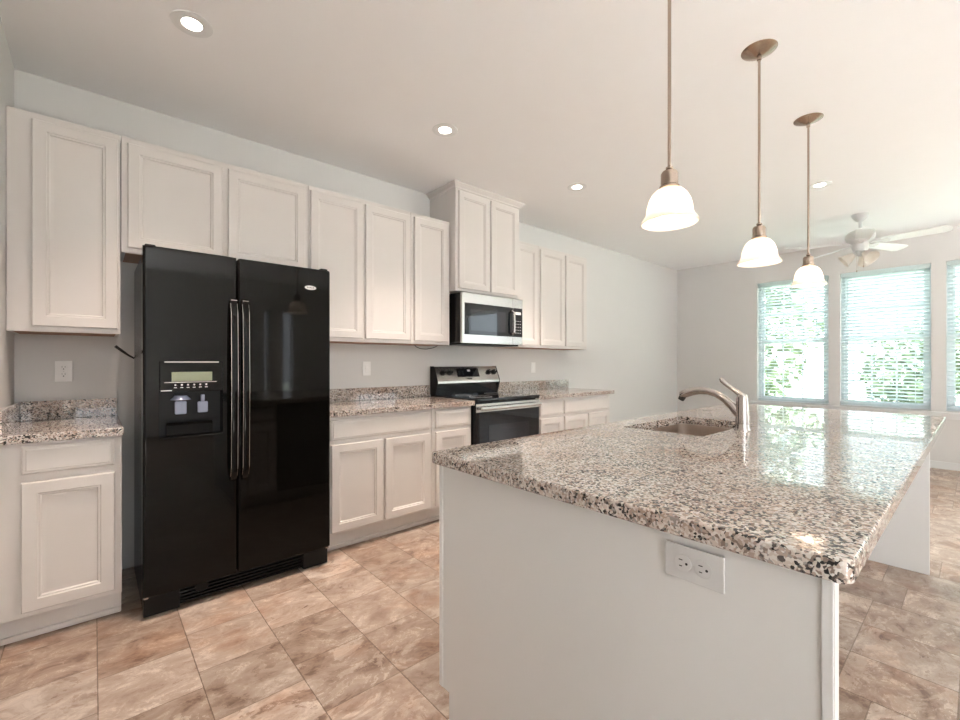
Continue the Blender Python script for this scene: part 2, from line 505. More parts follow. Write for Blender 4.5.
def baseboard(name, x0, x1, y0, y1):
    mb = MB(); mb.box(x0, x1, y0, y1, 0.0, 0.085, 0.003)
    struct(mb.build(name, 'trim_white'))
baseboard('baseboard_far', XF - 0.014, XF - 0.0005, YN + 0.02, YB - 0.02)
baseboard('baseboard_back', 4.345, XF - 0.016, YB - 0.014, YB - 0.0005)
baseboard('baseboard_left', XL + 0.0005, XL + 0.014, YN + 0.02, 2.70)
baseboard('baseboard_near', XL + 0.02, 3.65, YN + 0.0005, YN + 0.014)
mb = MB(); mb.box(XF - 0.035, XF - 0.001, -0.65, 2.26, 0.628, 0.655, 0.004)
mb.box(XF - 0.016, XF - 0.001, -0.62, 2.23, 0.575, 0.628, 0.003)
struct(mb.build('trim_1', 'trim_white'))

def window(n, y0, y1, z0, z1, grid=True):
    xg = XF + 0.095
    w = struct_empty('window_%d' % n, (xg, (y0 + y1) / 2, z0))
    fw = 0.035; zm = (z0 + z1) / 2 - 0.01
    mb = MB()
    for a, b, c, d in ((y0, y0 + fw, z0, z1), (y1 - fw, y1, z0, z1), (y0 + fw, y1 - fw, z0, z0 + fw), (y0 + fw, y1 - fw, z1 - fw, z1)):
        mb.box(xg - 0.02, xg + 0.05, a + 0.0005, b - 0.0005, c + 0.0005, d - 0.0005)
    mb.build('window_frame', 'vinyl', w, smooth=False)
    for nm, za, zb, dx in (('lower_sash', z0 + fw, zm + 0.03, 0.0), ('upper_sash', zm - 0.02, z1 - fw, 0.028)):
        sw = 0.035; a0, a1 = y0 + fw, y1 - fw
        mb = MB()
        for a, b, c, d in ((a0, a0 + sw, za, zb), (a1 - sw, a1, za, zb), (a0 + sw, a1 - sw, za, za + sw), (a0 + sw, a1 - sw, zb - sw, zb)):
            mb.box(xg + dx - 0.008, xg + dx + 0.016, a, b, c, d)
        s = mb.build(nm, 'vinyl', w, smooth=False)
        if grid:
            mb = MB()
            for k in (1, 2):
                yy = a0 + sw + (a1 - a0 - 2 * sw) * k / 3
                mb.box(xg + dx - 0.001, xg + dx + 0.007, yy - 0.008, yy + 0.008, za + sw, zb - sw)
            zz = (za + zb) / 2
            mb.box(xg + dx - 0.001, xg + dx + 0.007, a0 + sw, a1 - sw, zz - 0.008, zz + 0.008)
            mb.build('muntin_grid', 'vinyl', s, smooth=False)
        mb = MB(); mb.box(xg + dx + 0.002, xg + dx + 0.005, a0 + sw - 0.003, a1 - sw + 0.003, za + sw - 0.003, zb - sw + 0.003)
        mb.build('pane', 'pane_glass', s, smooth=False)
    return w
for i, (a, b) in enumerate(WINS): window(i + 1, a, b, WZ0, WZ1)
window(4, -3.2, -1.9, 0.5, 2.5, grid=False)
for i, (a, b, c, d) in enumerate(near_holes):  # frames for the near openings; the outer two are invented for daylight
    w = struct_empty('window_%d' % (5 + i), ((a + b) / 2, YN, c))
    mb = MB(); yy = YN - 0.10
    for p in ((a, a + 0.03, c, d), (b - 0.03, b, c, d), (a + 0.03, b - 0.03, c, c + 0.05), (a + 0.03, b - 0.03, d - 0.05, d)):
        mb.box(p[0] + 0.0005, p[1] - 0.0005, yy - 0.03, yy + 0.03, p[2] + 0.0005, p[3] - 0.0005)
    if b - a > 1: mb.box((a + b) / 2 - 0.05, (a + b) / 2 + 0.05, yy - 0.03, yy + 0.03, c + 0.05, d - 0.05)
    mb.build('window_frame', 'vinyl', w, smooth=False)
a, b, c, d = left_holes[0]
w = struct_empty('window_9', (XL, (a + b) / 2, c))  # invented window, lets daylight in from behind the camera
mb = MB()
for p in ((a, a + 0.04, c, d), (b - 0.04, b, c, d), (a + 0.04, b - 0.04, c, c + 0.04), (a + 0.04, b - 0.04, d - 0.04, d), (a + 0.04, b - 0.04, (c + d) / 2 - 0.02, (c + d) / 2 + 0.02)):
    mb.box(XL - 0.12, XL - 0.06, p[0] + 0.0005, p[1] - 0.0005, p[2] + 0.0005, p[3] - 0.0005)
mb.build('window_frame', 'vinyl', w, smooth=False)

# ------------------------------------------------------------------ window blinds
def blind(y0, y1, label, tilt_top, tilt_low):
    xb = XF + 0.036
    t = thing('window_blind', label, 'blind', (xb, (y0 + y1) / 2, WZ0), 'white slatted blinds on the far wall')
    mb = MB(); mb.box(xb - 0.03, xb + 0.025, y0 + 0.006, y1 - 0.006, WZ1 - 0.055, WZ1 - 0.002, 0.003)
    mb.build('valance', 'blind_white', t)
    mb = MB(); zb = WZ0 + 0.028
    mb.box(xb - 0.025, xb + 0.025, y0 + 0.010, y1 - 0.010, zb - 0.012, zb + 0.012, 0.003)
    mb.build('bottom_rail', 'blind_white', t)
    mb = MB(); z = zb + 0.04
    zm = (WZ0 + WZ1) / 2
    while z < WZ1 - 0.06:
        a = tilt_top if z > zm else tilt_low
        rot = Matrix.Rotation(R(a), 3, 'Y')
        mb.obox(Vector((xb, (y0 + y1) / 2, z)), (0.048, y1 - y0 - 0.02, 0.0028), rot)
        z += 0.043
    mb.build('slats', 'blind_white', t, smooth=False)
    for k in (0.16, 0.5, 0.84):
        mb = MB(); yy = y0 + (y1 - y0) * k
        mb.box(xb - 0.0265, xb - 0.0255, yy - 0.0015, yy + 0.0015, zb, WZ1 - 0.055)
        mb.box(xb + 0.0255, xb + 0.0265, yy - 0.0015, yy + 0.0015, zb, WZ1 - 0.055)
        mb.build('ladder_cord', 'blind_white', t, smooth=False)
    mb = MB(); mb.tube([(xb - 0.034, y1 - 0.06, WZ1 - 0.06), (xb - 0.034, y1 - 0.06, WZ1 - 0.75)], 0.004, 8)
    mb.build('tilt_wand', 'blind_white', t)
blind(*WINS[0], 'white slatted blind in the leftmost far window, its open slats showing trees', 24, 12)
blind(*WINS[1], 'white slatted blind in the middle far window, upper slats tilted more closed', 38, 24)
blind(*WINS[2], 'white slatted blind in the right far window, cut by the picture edge', 26, 16)

# ------------------------------------------------------------------ cabinets
DOOR = [(0, 0), (0, 0.015), (0.004, 0.020), (0.050, 0.020), (0.054, 0.0150), (0.060, 0.0150), (0.065, 0.0085), (0.080, 0.0060)]
DRAWER = [(0, 0), (0, 0.012), (0.006, 0.0165), (0.014, 0.0175), (0.018, 0.020)]
def carcass(t, x0, x1, y0, z0, z1, y1=YB - 0.002, toe=False, mat='cabinet_white'):
    mb = MB(); mb.box(x0, x1, y0, y1, z0, z1, 0.0012, 1)
    mb.build('cabinet_body', mat, t)
def door(t, x0, x1, z0, z1, y):
    mb = MB(); mb.panel(x0, x1, z0, z1, y - 0.0005, DOOR)
    mb.build('door', 'cabinet_white', t, angle=20)
def drawer(t, x0, x1, z0, z1, y):
    mb = MB(); mb.panel(x0, x1, z0, z1, y - 0.0005, DRAWER)
    mb.build('drawer_front', 'cabinet_white', t, angle=20)
def base_cabinet(label, x0, x1, drawers, doors, zd=(0.722, 0.852), zo=(0.132, 0.695)):
    t = thing('base_cabinet', label, 'cabinet', ((x0 + x1) / 2, 3.05, 0))
    yf = YB - 0.61
    carcass(t, x0, x1, yf, 0.114, 0.8735)
    mb = MB(); mb.box(x0, x1, yf + 0.06, YB - 0.01, 0.001, 0.1135)
    mb.build('toe_kick', 'cabinet_white', t, smooth=False)
    mb = MB(); mb.box(x0, x1, yf + 0.042, yf + 0.0595, 0.001, 0.028, 0.006, 2)
    mb.build('shoe_molding', 'cabinet_white', t)
    for a, b in drawers: drawer(t, a, b, *zd, yf)
    for a, b in doors: door(t, a, b, *zo, yf)
    return t
base_cabinet('white base cabinet in the left corner under the short granite counter', -0.310, 0.103, [(-0.235, 0.075)], [(-0.235, 0.077)], (0.737, 0.860), (0.140, 0.702))
base_cabinet('wide white base cabinet with two doors right of the black refrigerator', 1.105, 1.917, [(1.132, 1.892)], [(1.136, 1.502), (1.522, 1.892)])
base_cabinet('narrow white base cabinet against the left side of the range', 1.919, 2.310, [(1.950, 2.284)], [(1.950, 2.284)])
base_cabinet('narrow white base cabinet against the right side of the range', 3.112, 3.492, [(3.150, 3.479)], [(3.150, 3.479)], (0.715, 0.848), (0.132, 0.69))
base_cabinet('white two-door base cabinet at the far right end of the wall run', 3.494, 4.335, [(3.515, 4.305)], [(3.515, 3.895), (3.918, 4.300)], (0.715, 0.848), (0.132, 0.69))

def wall_cabinet(label, x0, x1, z0, z1, doors, yf=YB - 0.305, zd=None):
    t = thing('wall_cabinet', label, 'cabinet', ((x0 + x1) / 2, 3.2, z0))
    carcass(t, x0, x1, yf, z0, z1)
    for a, b in doors: door(t, a, b, *(zd or (z0 + 0.026, z1 - 0.034)), yf)
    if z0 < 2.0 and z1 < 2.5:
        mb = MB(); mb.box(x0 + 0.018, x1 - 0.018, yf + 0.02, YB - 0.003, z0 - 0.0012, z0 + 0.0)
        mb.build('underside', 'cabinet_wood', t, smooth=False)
    return t
wall_cabinet('tall white one-door wall cabinet left of the refrigerator', -0.310, 0.108, 1.375, 2.440, [(-0.225, 0.098)])
wall_cabinet('short white two-door wall cabinet above the black refrigerator', 0.112, 1.104, 1.818, 2.440, [(0.138, 0.588), (0.618, 1.080)])
wall_cabinet('white wall cabinet with two doors right of the refrigerator top', 1.108, 1.928, 1.375, 2.440, [(1.118, 1.506), (1.526, 1.918)])
wall_cabinet('narrow white wall cabinet just left of the microwave', 1.931, 2.322, 1.375, 2.440, [(1.955, 2.292)])
t = wall_cabinet('taller white cabinet with crown molding above the microwave', 2.326, 3.112, 1.842, 2.735, [(2.352, 2.706), (2.728, 3.078)], YB - 0.385, (1.862, 2.700))
yfc = YB - 0.385
mb = MB()
def crown_ring(out, z): return [(2.326 - out, YB - 0.003, z), (2.326 - out, yfc - out, z), (3.112 + out, yfc - out, z), (3.112 + out, YB - 0.003, z)]
mb.loops([crown_ring(0.001, 2.715), crown_ring(0.008, 2.718), crown_ring(0.012, 2.730), crown_ring(0.030, 2.748), crown_ring(0.040, 2.754), crown_ring(0.042, 2.763)])
mb.build('crown_molding', 'cabinet_white', t, angle=20)
wall_cabinet('narrow white wall cabinet just right of the microwave', 3.118, 3.480, 1.375, 2.440, [(3.140, 3.458)])
wall_cabinet('white two-door wall cabinet at the far right end of the upper row', 3.483, 4.337, 1.375, 2.440, [(3.503, 3.903), (3.926, 4.300)])

# ------------------------------------------------------------------ wall countertops
def countertop(label, x0, x1, side=False):
    t = thing('countertop', label, 'countertop', ((x0 + x1) / 2, 3.0, 0.875))
    mb = MB(); mb.box(x0, x1, 2.702, YB - 0.001, 0.875, 0.914, 0.004)
    mb.build('slab', 'granite', t)
    mb = MB(); mb.box(x0 + (0.022 if side else 0.001), x1 - 0.006, YB - 0.021, YB - 0.001, 0.9145, 1.016, 0.002)
    mb.build('backsplash', 'granite', t)
    if side:
        mb = MB(); mb.box(x0 + 0.001, x0 + 0.021, 2.715, YB - 0.0015, 0.9145, 1.016, 0.002)
        mb.build('backsplash', 'granite', t)
countertop('short granite countertop in the left corner beside the refrigerator', -0.311, 0.109, True)
countertop('granite countertop between the refrigerator and the range', 1.092, 2.320)
countertop('granite countertop right of the range, ending at the bare wall', 3.100, 4.375)

# ------------------------------------------------------------------ refrigerator
FX0, FX1, FY = 0.174, 1.078, 2.600
t = thing('refrigerator', 'glossy black side-by-side refrigerator with water dispenser', 'refrigerator', ((FX0 + FX1) / 2, 2.95, 0))
mb = MB(); mb.box(FX0 + 0.004, FX1 - 0.004, FY + 0.078, YB - 0.10, 0.02, 1.752, 0.004)
mb.build('cabinet_body', 'black_side', t)
XS = 0.573
DX0, DX1, DZ0, DZ1 = 0.236, 0.505, 0.862, 1.078       # dispenser recess
def plate_hole(x0, x1, z0, z1, y0, y1, hole, bev):
    mb = MB(); bm = mb.bm
    X = [x0, hole[0], hole[1], x1]; Z = [z0, hole[2], hole[3], z1]
    V = {(i, j): bm.verts.new((X[i], y0, Z[j])) for i in range(4) for j in range(4)}
    fs = [bm.faces.new((V[i, j], V[i + 1, j], V[i + 1, j + 1], V[i, j + 1])) for i in range(3) for j in range(3) if (i, j) != (1, 1)]
    r = bmesh.ops.extrude_face_region(bm, geom=fs, use_keep_orig=True)
    for g in r['geom']:
        if isinstance(g, bmesh.types.BMVert): g.co.y = y1
    es = [e for e in bm.edges if all(abs(v.co.y - y0) < 1e-6 for v in e.verts) and
          (all(abs(v.co.x - x0) < 1e-6 for v in e.verts) or all(abs(v.co.x - x1) < 1e-6 for v in e.verts) or all(abs(v.co.z - z0) < 1e-6 for v in e.verts) or all(abs(v.co.z - z1) < 1e-6 for v in e.verts))]
    bmesh.ops.bevel(bm, geom=es, offset=bev, segments=4, affect='EDGES', profile=0.5)
    return mb
mb = plate_hole(FX0, XS - 0.003, 0.108, 1.778, FY, FY + 0.07, (DX0, DX1, DZ0, DZ1), 0.012)
ld = mb.build('freezer_door', 'black_gloss', t, angle=25)
mb = MB(); mb.box(XS + 0.003, FX1, FY, FY + 0.07, 0.108, 1.778, 0.012, 4)
rd = mb.build('fridge_door', 'black_gloss', t, angle=25)
for d, hx in ((ld, 0.551), (rd, 0.606)):
    mb = MB()
    x0, x1 = hx - 0.014, hx + 0.014
    rings = []
    for z, o, w in ((0.60, 0.004, 1.0), (0.615, 0.030, 1.0), (0.66, 0.046, 1.0), (1.10, 0.056, 1.0), (1.50, 0.046, 1.0), (1.545, 0.030, 1.0), (1.56, 0.004, 1.0)):
        rings.append([(x0, FY - o + 0.018, z), (x0, FY - o + 0.004, z), (x0 + 0.006, FY - o, z), (x1 - 0.006, FY - o, z), (x1, FY - o + 0.004, z), (x1, FY - o + 0.018, z)])
    rings[0] = [(p[0], min(p[1], FY - 0.0005), p[2]) for p in rings[0]]
    rings[-1] = [(p[0], min(p[1], FY - 0.0005), p[2]) for p in rings[-1]]
    mb.loops(rings)
    h = mb.build('handle', 'black_gloss', d, angle=40)
    mb = MB()
    for xx in (x0 - 0.001, x1 + 0.001):
        mb.tube([(xx, FY - 0.024, 0.63), (xx, FY - 0.040, 0.68), (xx, FY - 0.049, 1.10), (xx, FY - 0.040, 1.48), (xx, FY - 0.024, 1.53)], 0.0022, 6)
    mb.tube([(x0, FY - 0.030, 1.548), (x1, FY - 0.030, 1.548)], 0.0022, 6)
    mb.build('chrome_edge', 'chrome', h)
# dispenser
mb = MB()
mb.box(DX0, DX1, FY + 0.066, FY + 0.0695, DZ0, DZ1)
dp = mb.build('dispenser', 'black_plastic', ld, smooth=False)
mb = MB(); mb.box(DX0 + 0.001, DX1 - 0.001, FY - 0.008, FY - 0.0003, DZ1 + 0.001, 1.228, 0.003)
mb.build('control_panel', 'black_gloss', ld)
mb = MB(); mb.box(DX0 + 0.001, DX1 - 0.001, FY - 0.010, FY - 0.0003, DZ0 - 0.014, DZ0 - 0.001, 0.003)
mb.build('dispenser_sill', 'black_gloss', ld)
mb = MB(); mb.box(0.285, 0.455, FY - 0.0095, FY - 0.0082, 1.131, 1.176)
mb.build('display', 'lcd', ld, smooth=False)
mb = MB()
mb.box(DX0 + 0.02, DX1 - 0.02, FY - 0.0108, FY - 0.0082, 1.2235, 1.2275)
mb.build('panel_trim', 'chrome', ld, smooth=False)
mb = MB()
mb.box(DX0 + 0.02, DX1 - 0.03, FY - 0.0100, FY - 0.0082, 1.1245, 1.1275)
mb.build('panel_trim', 'chrome', ld, smooth=False)
for k in range(6):
    mb = MB()
    xx = 0.300 + k * 0.026
    mb.lathe([(0.0001, 0), (0.0042, 0), (0.0042, 0.0012), (0.0001, 0.0012)], 12, 'Y', (xx, FY - 0.0081, 1.113))
    mb.build('button', 'icon_white', ld, smooth=False)
    mb = MB(); mb.box(xx - 0.006, xx + 0.006, FY - 0.0090, FY - 0.0082, 1.0985, 1.1015)
    mb.build('button_caption', 'icon_white', ld, smooth=False)
mb = MB(); mb.box(DX0 + 0.006, DX0 + 0.050, FY - 0.0090, FY - 0.0082, 1.084, 1.089)
mb.build('lettering', 'icon_white', ld, smooth=False)
mb = MB()
mb.box(0.302, 0.352, FY + 0.028, FY + 0.040, 0.965, 1.03, 0.006)
mb.lathe([(0.0001, 0.02), (0.026, 0.02), (0.044, 0.0), (0.0001, 0.0)], 20, 'Z', (0.327, FY + 0.034, 1.038))
mb.build('ice_paddle', 'paddle_blue', ld)
mb = MB(); mb.box(0.398, 0.444, FY + 0.028, FY + 0.040, 0.968, 1.025, 0.006)
mb.box(0.412, 0.430, FY + 0.028, FY + 0.040, 1.025, 1.06, 0.004)
mb.build('water_paddle', 'paddle_blue', ld)
mb = MB(); mb.loops([[(DX0 + 0.03, FY + y, z) for y, z in ((0.06, 0.868), (0.06, 0.91), (0.018, 0.926), (0.004, 0.915), (0.004, 0.868))],
                     [(DX1 - 0.045, FY + y, z) for y, z in ((0.06, 0.868), (0.06, 0.91), (0.018, 0.926), (0.004, 0.915), (0.004, 0.868))]])
mb.build('drip_tray', 'black_gloss', ld, smooth=False)
mb = MB(); mb.lathe([(0.0001, 0.003), (0.030, 0.003), (0.034, 0.0), (0.0001, 0.0)], 28, 'Y', (0, 0, 0))
for v in mb.bm.verts: v.co = Vector((0.958 + v.co.x, FY - 0.0004 + v.co.y, 1.662 + v.co.z * 0.36))
bdg = mb.build('badge', 'icon_white', rd)
mb = MB()
for k in range(7):
    xx = 0.940 + k * 0.006
    mb.box(xx - 0.0018, xx + 0.0018, FY - 0.0040, FY - 0.0036, 1.659, 1.663 + (0.003 if k % 3 == 0 else 0))
mb.build('lettering', 'slot_dark', bdg, smooth=False)
# toe grille
mb = MB(); mb.box(FX0 + 0.004, FX0 + 0.150, FY + 0.030, FY + 0.076, 0.003, 0.098, 0.006)
mb.box(FX1 - 0.150, FX1 - 0.004, FY + 0.030, FY + 0.076, 0.003, 0.098, 0.006)
mb.box(FX0 + 0.150, FX1 - 0.150, FY + 0.055, FY + 0.076, 0.012, 0.098)
for k in range(5):
    z = 0.022 + k * 0.017
    mb.box(FX0 + 0.150, FX1 - 0.150, FY + 0.036, FY + 0.055, z, z + 0.006)
mb.build('toe_grille', 'black_plastic', t)
mb = MB(); mb.lathe([(0.0001, 0.020), (0.028, 0.020), (0.031, 0.014), (0.031, 0.0), (0.0001, 0.0)], 24, 'Y', (FX0 + 0.245, FY + 0.055, 0.078)); mb.build('filter_knob', 'black_plastic', t)
for xx in (FX0 + 0.03, FX1 - 0.03):
    mb = MB(); mb.box(xx - 0.022, xx + 0.022, FY + 0.02, FY + 0.13, 1.7535, 1.790, 0.006)
    mb.build('hinge_cover', 'black_plastic', t)
for xx in (FX0 + 0.012, FX1 - 0.016):
    mb = MB(); mb.box(xx - 0.008, xx + 0.010, FY + 0.012, FY + 0.05, 0.099, 0.106)
    mb.build('hinge_pin', 'chrome', t)

# ------------------------------------------------------------------ microwave
MX0, MX1, MY, MZ0, MZ1 = 2.356, 3.106, YB - 0.438, 1.390, 1.826
t = thing('microwave', 'stainless steel over-the-range microwave with black glass door', 'microwave', ((MX0 + MX1) / 2, 3.15, MZ0))
mb = MB(); mb.box(MX0, MX1, MY + 0.032, YB - 0.003, MZ0 + 0.004, MZ1, 0.002)
mb.build('housing', 'black_side', t)
XD = MX1 - 0.135
mb = MB(); mb.box(MX0, XD, MY, MY + 0.030, MZ0, MZ1, 0.004); d = mb.build('door', 'steel', t)
mb = MB(); mb.box(MX0 + 0.028, XD - 0.002, MY - 0.003, MY - 0.0004, MZ0 + 0.075, MZ1 - 0.088); mb.build('door_glass', 'black_glass', d, smooth=False)
mb = MB(); mb.box(MX0 + 0.09, XD - 0.10, MY - 0.0045, MY - 0.0032, MZ0 + 0.11, MZ1 - 0.140); mb.build('window_screen', 'oven_window', d, smooth=False)
mb = MB(); xx = XD - 0.018
mb.tube([(xx, MY - 0.004, MZ0 + 0.10), (xx, MY - 0.035, MZ0 + 0.115), (xx, MY - 0.040, (MZ0 + MZ1) / 2), (xx, MY - 0.035, MZ1 - 0.135), (xx, MY - 0.004, MZ1 - 0.12)], 0.011, 12)
mb.build('handle', 'steel', d)
mb = MB(); mb.box(XD + 0.002, MX1, MY, MY + 0.030, MZ0, MZ1, 0.004); d = mb.build('control_panel', 'steel', t)
mb = MB(); mb.box(XD + 0.006, MX1 - 0.010, MY - 0.003, MY - 0.0004, MZ0 + 0.075, MZ1 - 0.088); d2 = mb.build('keypad', 'black_glass', d, smooth=False)
mb = MB(); mb.box(XD + 0.025, MX1 - 0.03, MY - 0.0040, MY - 0.0031, MZ1 - 0.150, MZ1 - 0.125); mb.build('display', 'icon_white', d2, smooth=False)
for r_ in range(5):
    for c_ in range(3):
        mb = MB(); mb.box(XD + 0.03 + c_ * 0.03, XD + 0.045 + c_ * 0.03, MY - 0.0036, MY - 0.0031, MZ0 + 0.11 + r_ * 0.028, MZ0 + 0.114 + r_ * 0.028)
        mb.build('key', 'plate_grey', d2, smooth=False)
mb = MB(); mb.box(MX0 + 0.02, MX1 - 0.02, MY + 0.04, MY + 0.30, MZ0 - 0.012, MZ0 + 0.003, 0.002); mb.build('grease_filter', 'black_plastic', t)

# ------------------------------------------------------------------ range
RX0, RX1, RY = 2.323, 3.097, YB - 0.655
t = thing('range', 'stainless electric range with black glass top and oven door', 'range', ((RX0 + RX1) / 2, 3.0, 0))
mb = MB(); mb.box(RX0, RX1, RY + 0.045, YB - 0.012, 0.03, 0.895, 0.002); mb.build('oven_body', 'black_side', t)
mb = MB(); mb.box(RX0 - 0.001, RX1 + 0.001, RY - 0.008, YB - 0.10, 0.8955, 0.926, 0.008, 3); ct = mb.build('cooktop', 'black_glass', t)
for bx, by, br in ((2.52, 2.86, 0.10), (2.91, 2.86, 0.085), (2.52, 3.10, 0.075), (2.91, 3.10, 0.10)):
    mb = MB(); mb.lathe([(br - 0.003, 0), (br, 0), (br, 0.0006), (br - 0.003, 0.0006)], 40, 'Z', (bx, by, 0.9262), closed=True)
    mb.build('burner_ring', 'plate_grey', ct)
mb = MB(); mb.box(RX0, RX1, RY, RY + 0.043, 0.265, 0.885, 0.006); d = mb.build('oven_door', 'black_glass', t)
mb = MB(); mb.box(RX0 + 0.14, RX1 - 0.14, RY - 0.002, RY - 0.0003, 0.40, 0.70); mb.build('oven_window', 'oven_window', d, smooth=False)
mb = MB(); mb.box(RX0, RX1, RY - 0.004, RY - 0.0003, 0.815, 0.884, 0.002); mb.build('door_band', 'steel', d)
mb = MB(); mb.box(RX0 + 0.02, RX1 - 0.02, RY - 0.052, RY - 0.030, 0.832, 0.862, 0.009, 3)
for xx in (RX0 + 0.05, RX1 - 0.05): mb.box(xx - 0.012, xx + 0.012, RY - 0.032, RY - 0.0042, 0.836, 0.858, 0.003)
mb.build('door_handle', 'steel', d)
mb = MB(); mb.box(RX0, RX1, RY + 0.004, RY + 0.043, 0.06, 0.255, 0.006); mb.build('storage_drawer', 'steel', t)
for xx in (RX0 + 0.05, RX1 - 0.05):
    for yy in (RY + 0.09, YB - 0.08):
        mb = MB(); mb.lathe([(0.0001, 0.001), (0.018, 0.001), (0.018, 0.03), (0.0001, 0.03)], 14, 'Z', (xx, yy, 0))
        mb.build('leveling_foot', 'black_plastic', t)
# back guard (leans back)
yb0 = YB - 0.10
def prism_x(mb, x0, x1, prof): return mb.loops([[(x0, y, z) for y, z in prof], [(x1, y, z) for y, z in prof]])
mb = MB(); prism_x(mb, RX0 + 0.004, RX1 - 0.004, [(YB - 0.014, 0.896), (YB - 0.014, 1.03), (yb0 - 0.004, 1.03), (yb0 + 0.008, 0.927), (yb0 + 0.008, 0.896)])
mb.build('riser', 'black_glass', t, smooth=False)
slope = [(YB - 0.014, 1.031), (YB - 0.014, 1.185), (yb0 + 0.030, 1.185), (yb0 - 0.028, 1.050), (yb0 - 0.028, 1.031)]
mb = MB(); prism_x(mb, RX0 + 0.003, RX1 - 0.003, slope); bgd = mb.build('backguard', 'steel', t, smooth=False)
for xx0, xx1 in ((RX0 - 0.001, RX0 + 0.0025), (RX1 - 0.0025, RX1 + 0.001)):
    mb = MB(); prism_x(mb, xx0, xx1, [(YB - 0.013, 0.927), (YB - 0.013, 1.188), (yb0 + 0.028, 1.188), (yb0 - 0.031, 1.052), (yb0 - 0.031, 1.029), (yb0 + 0.004, 0.927)])
    mb.build('end_cap', 'black_plastic', bgd, smooth=False)
nd = Vector((0, -0.135, 0.058)).normalized()      # face normal of the sloped panel
tz = Vector((0, 0.058, 0.135)).normalized()
face = Matrix((Vector((1, 0, 0)), nd, tz)).transposed()
def onface(x, s, out=0.0): return Vector((x, yb0 - 0.028, 1.050)) + tz * s + nd * out
mb = MB(); mb.obox(onface((RX0 + RX1) / 2 - 0.005, 0.083, 0.002), (0.27, 0.003, 0.086), face, 0.001, 1); dsp = mb.build('display', 'black_glass', bgd)
mb = MB(); mb.obox(onface((RX0 + RX1) / 2 + 0.005, 0.102, 0.0042), (0.034, 0.001, 0.018), face); mb.build('clock', 'plate_grey', dsp, smooth=False)
for k in range(6):
    for s in (0.060, 0.076, 0.092):
        if 1 < k < 4: continue
        mb = MB(); mb.obox(onface((RX0 + RX1) / 2 - 0.115 + k * 0.044, s, 0.0042), (0.016, 0.001, 0.003), face)
        mb.build('touch_key', 'lcd_dark', dsp, smooth=False)
mb = MB(); mb.obox(onface((RX0 + RX1) / 2 - 0.005, 0.022, 0.0015), (0.060, 0.002, 0.012), face); mb.build('badge', 'slot_dark', bgd, smooth=False)
for xx in (RX0 + 0.085, RX0 + 0.165, RX1 - 0.125, RX1 - 0.050):
    mb = MB()
    rot = face @ Matrix.Rotation(R(-90), 3, 'X')
    rot = nd.to_track_quat('Z', 'Y').to_matrix()
    mb.lathe([(0.0001, 0.0005), (0.027, 0.0005), (0.027, 0.006), (0.021, 0.010), (0.019, 0.028), (0.0001, 0.028)], 20, 'Z', onface(xx, 0.085, 0.0), rot)
    k = mb.build('knob', 'black_plastic', bgd)
    mb = MB(); mb.obox(onface(xx, 0.092, 0.030), (0.006, 0.003, 0.020), face @ Matrix.Rotation(R(30), 3, 'Y')); mb.build('pointer', 'steel', k, smooth=False)

# ------------------------------------------------------------------ outlets and cords
def duplex(label, center, normal, horizontal=False, mat='plate_white', switch=False):
    """wall plate 70 x 115 mm with two sockets"""
    n = Vector(normal)
    c = Vector(center)
    up = Vector((0, 0, 1)); rt = up.cross(n).normalized()
    if horizontal: up, rt = -rt, up
    B = Matrix((rt, n, up)).transposed()
    t = thing('light_switch' if switch else 'outlet', label, 'switch' if switch else 'outlet', c)
    mb = MB(); mb.obox(c + n * 0.0035, (0.070, 0.006, 0.115), B, 0.002, 2); mb.build('wall_plate', mat, t)
    if switch:
        mb = MB(); mb.obox(c + n * 0.0075, (0.034, 0.003, 0.068), B, 0.001, 1); sk = mb.build('rocker', mat, t)
        mb = MB(); mb.obox(c + n * 0.0085 + up * 0.012, (0.030, 0.003, 0.030), B @ Matrix.Rotation(R(6), 3, 'X'), 0.0008, 1); mb.build('paddle', mat, sk)
        return
    for s in (0.0195, -0.0195):
        mb = MB(); rot = n.to_track_quat('Z', 'Y').to_matrix()
        mb.lathe([(0.0001, 0.0066), (0.0168, 0.0066), (0.0168, 0.0082), (0.0155, 0.0088), (0.0001, 0.0088)], 24, 'Z', c + up * s, rot)
        k = mb.build('socket', mat, t)
        mb = MB()
        mb.obox(c + up * (s + 0.004) + rt * 0.0062 + n * 0.0090, (0.0018, 0.0008, 0.0075), B)
        mb.obox(c + up * (s + 0.004) - rt * 0.0062 + n * 0.0090, (0.0018, 0.0008, 0.0060), B)
        mb.lathe([(0.0001, 0.0087), (0.0026, 0.0087), (0.0026, 0.0093), (0.0001, 0.0093)], 12, 'Z', c + up * (s - 0.0075), rot)
        mb.build('slots', 'slot_dark', k, smooth=False)
    mb = MB(); mb.lathe([(0.0001, 0.0066), (0.0025, 0.0066), (0.002, 0.0076), (0.0001, 0.0076)], 10, 'Z', c, n.to_track_quat('Z', 'Y').to_matrix())
    mb.build('screw', 'plate_grey', t)
duplex('white outlet above the short counter left of the refrigerator', (-0.124, YB - 0.0005, 1.175), (0, -1, 0))
duplex('white rectangular wall plate above the counter left of the range', (1.695, YB - 0.0005, 1.173), (0, -1, 0), switch=True)
duplex('white rectangular wall plate above the counter right of the range', (3.742, YB - 0.0005, 1.166), (0, -1, 0), switch=True)

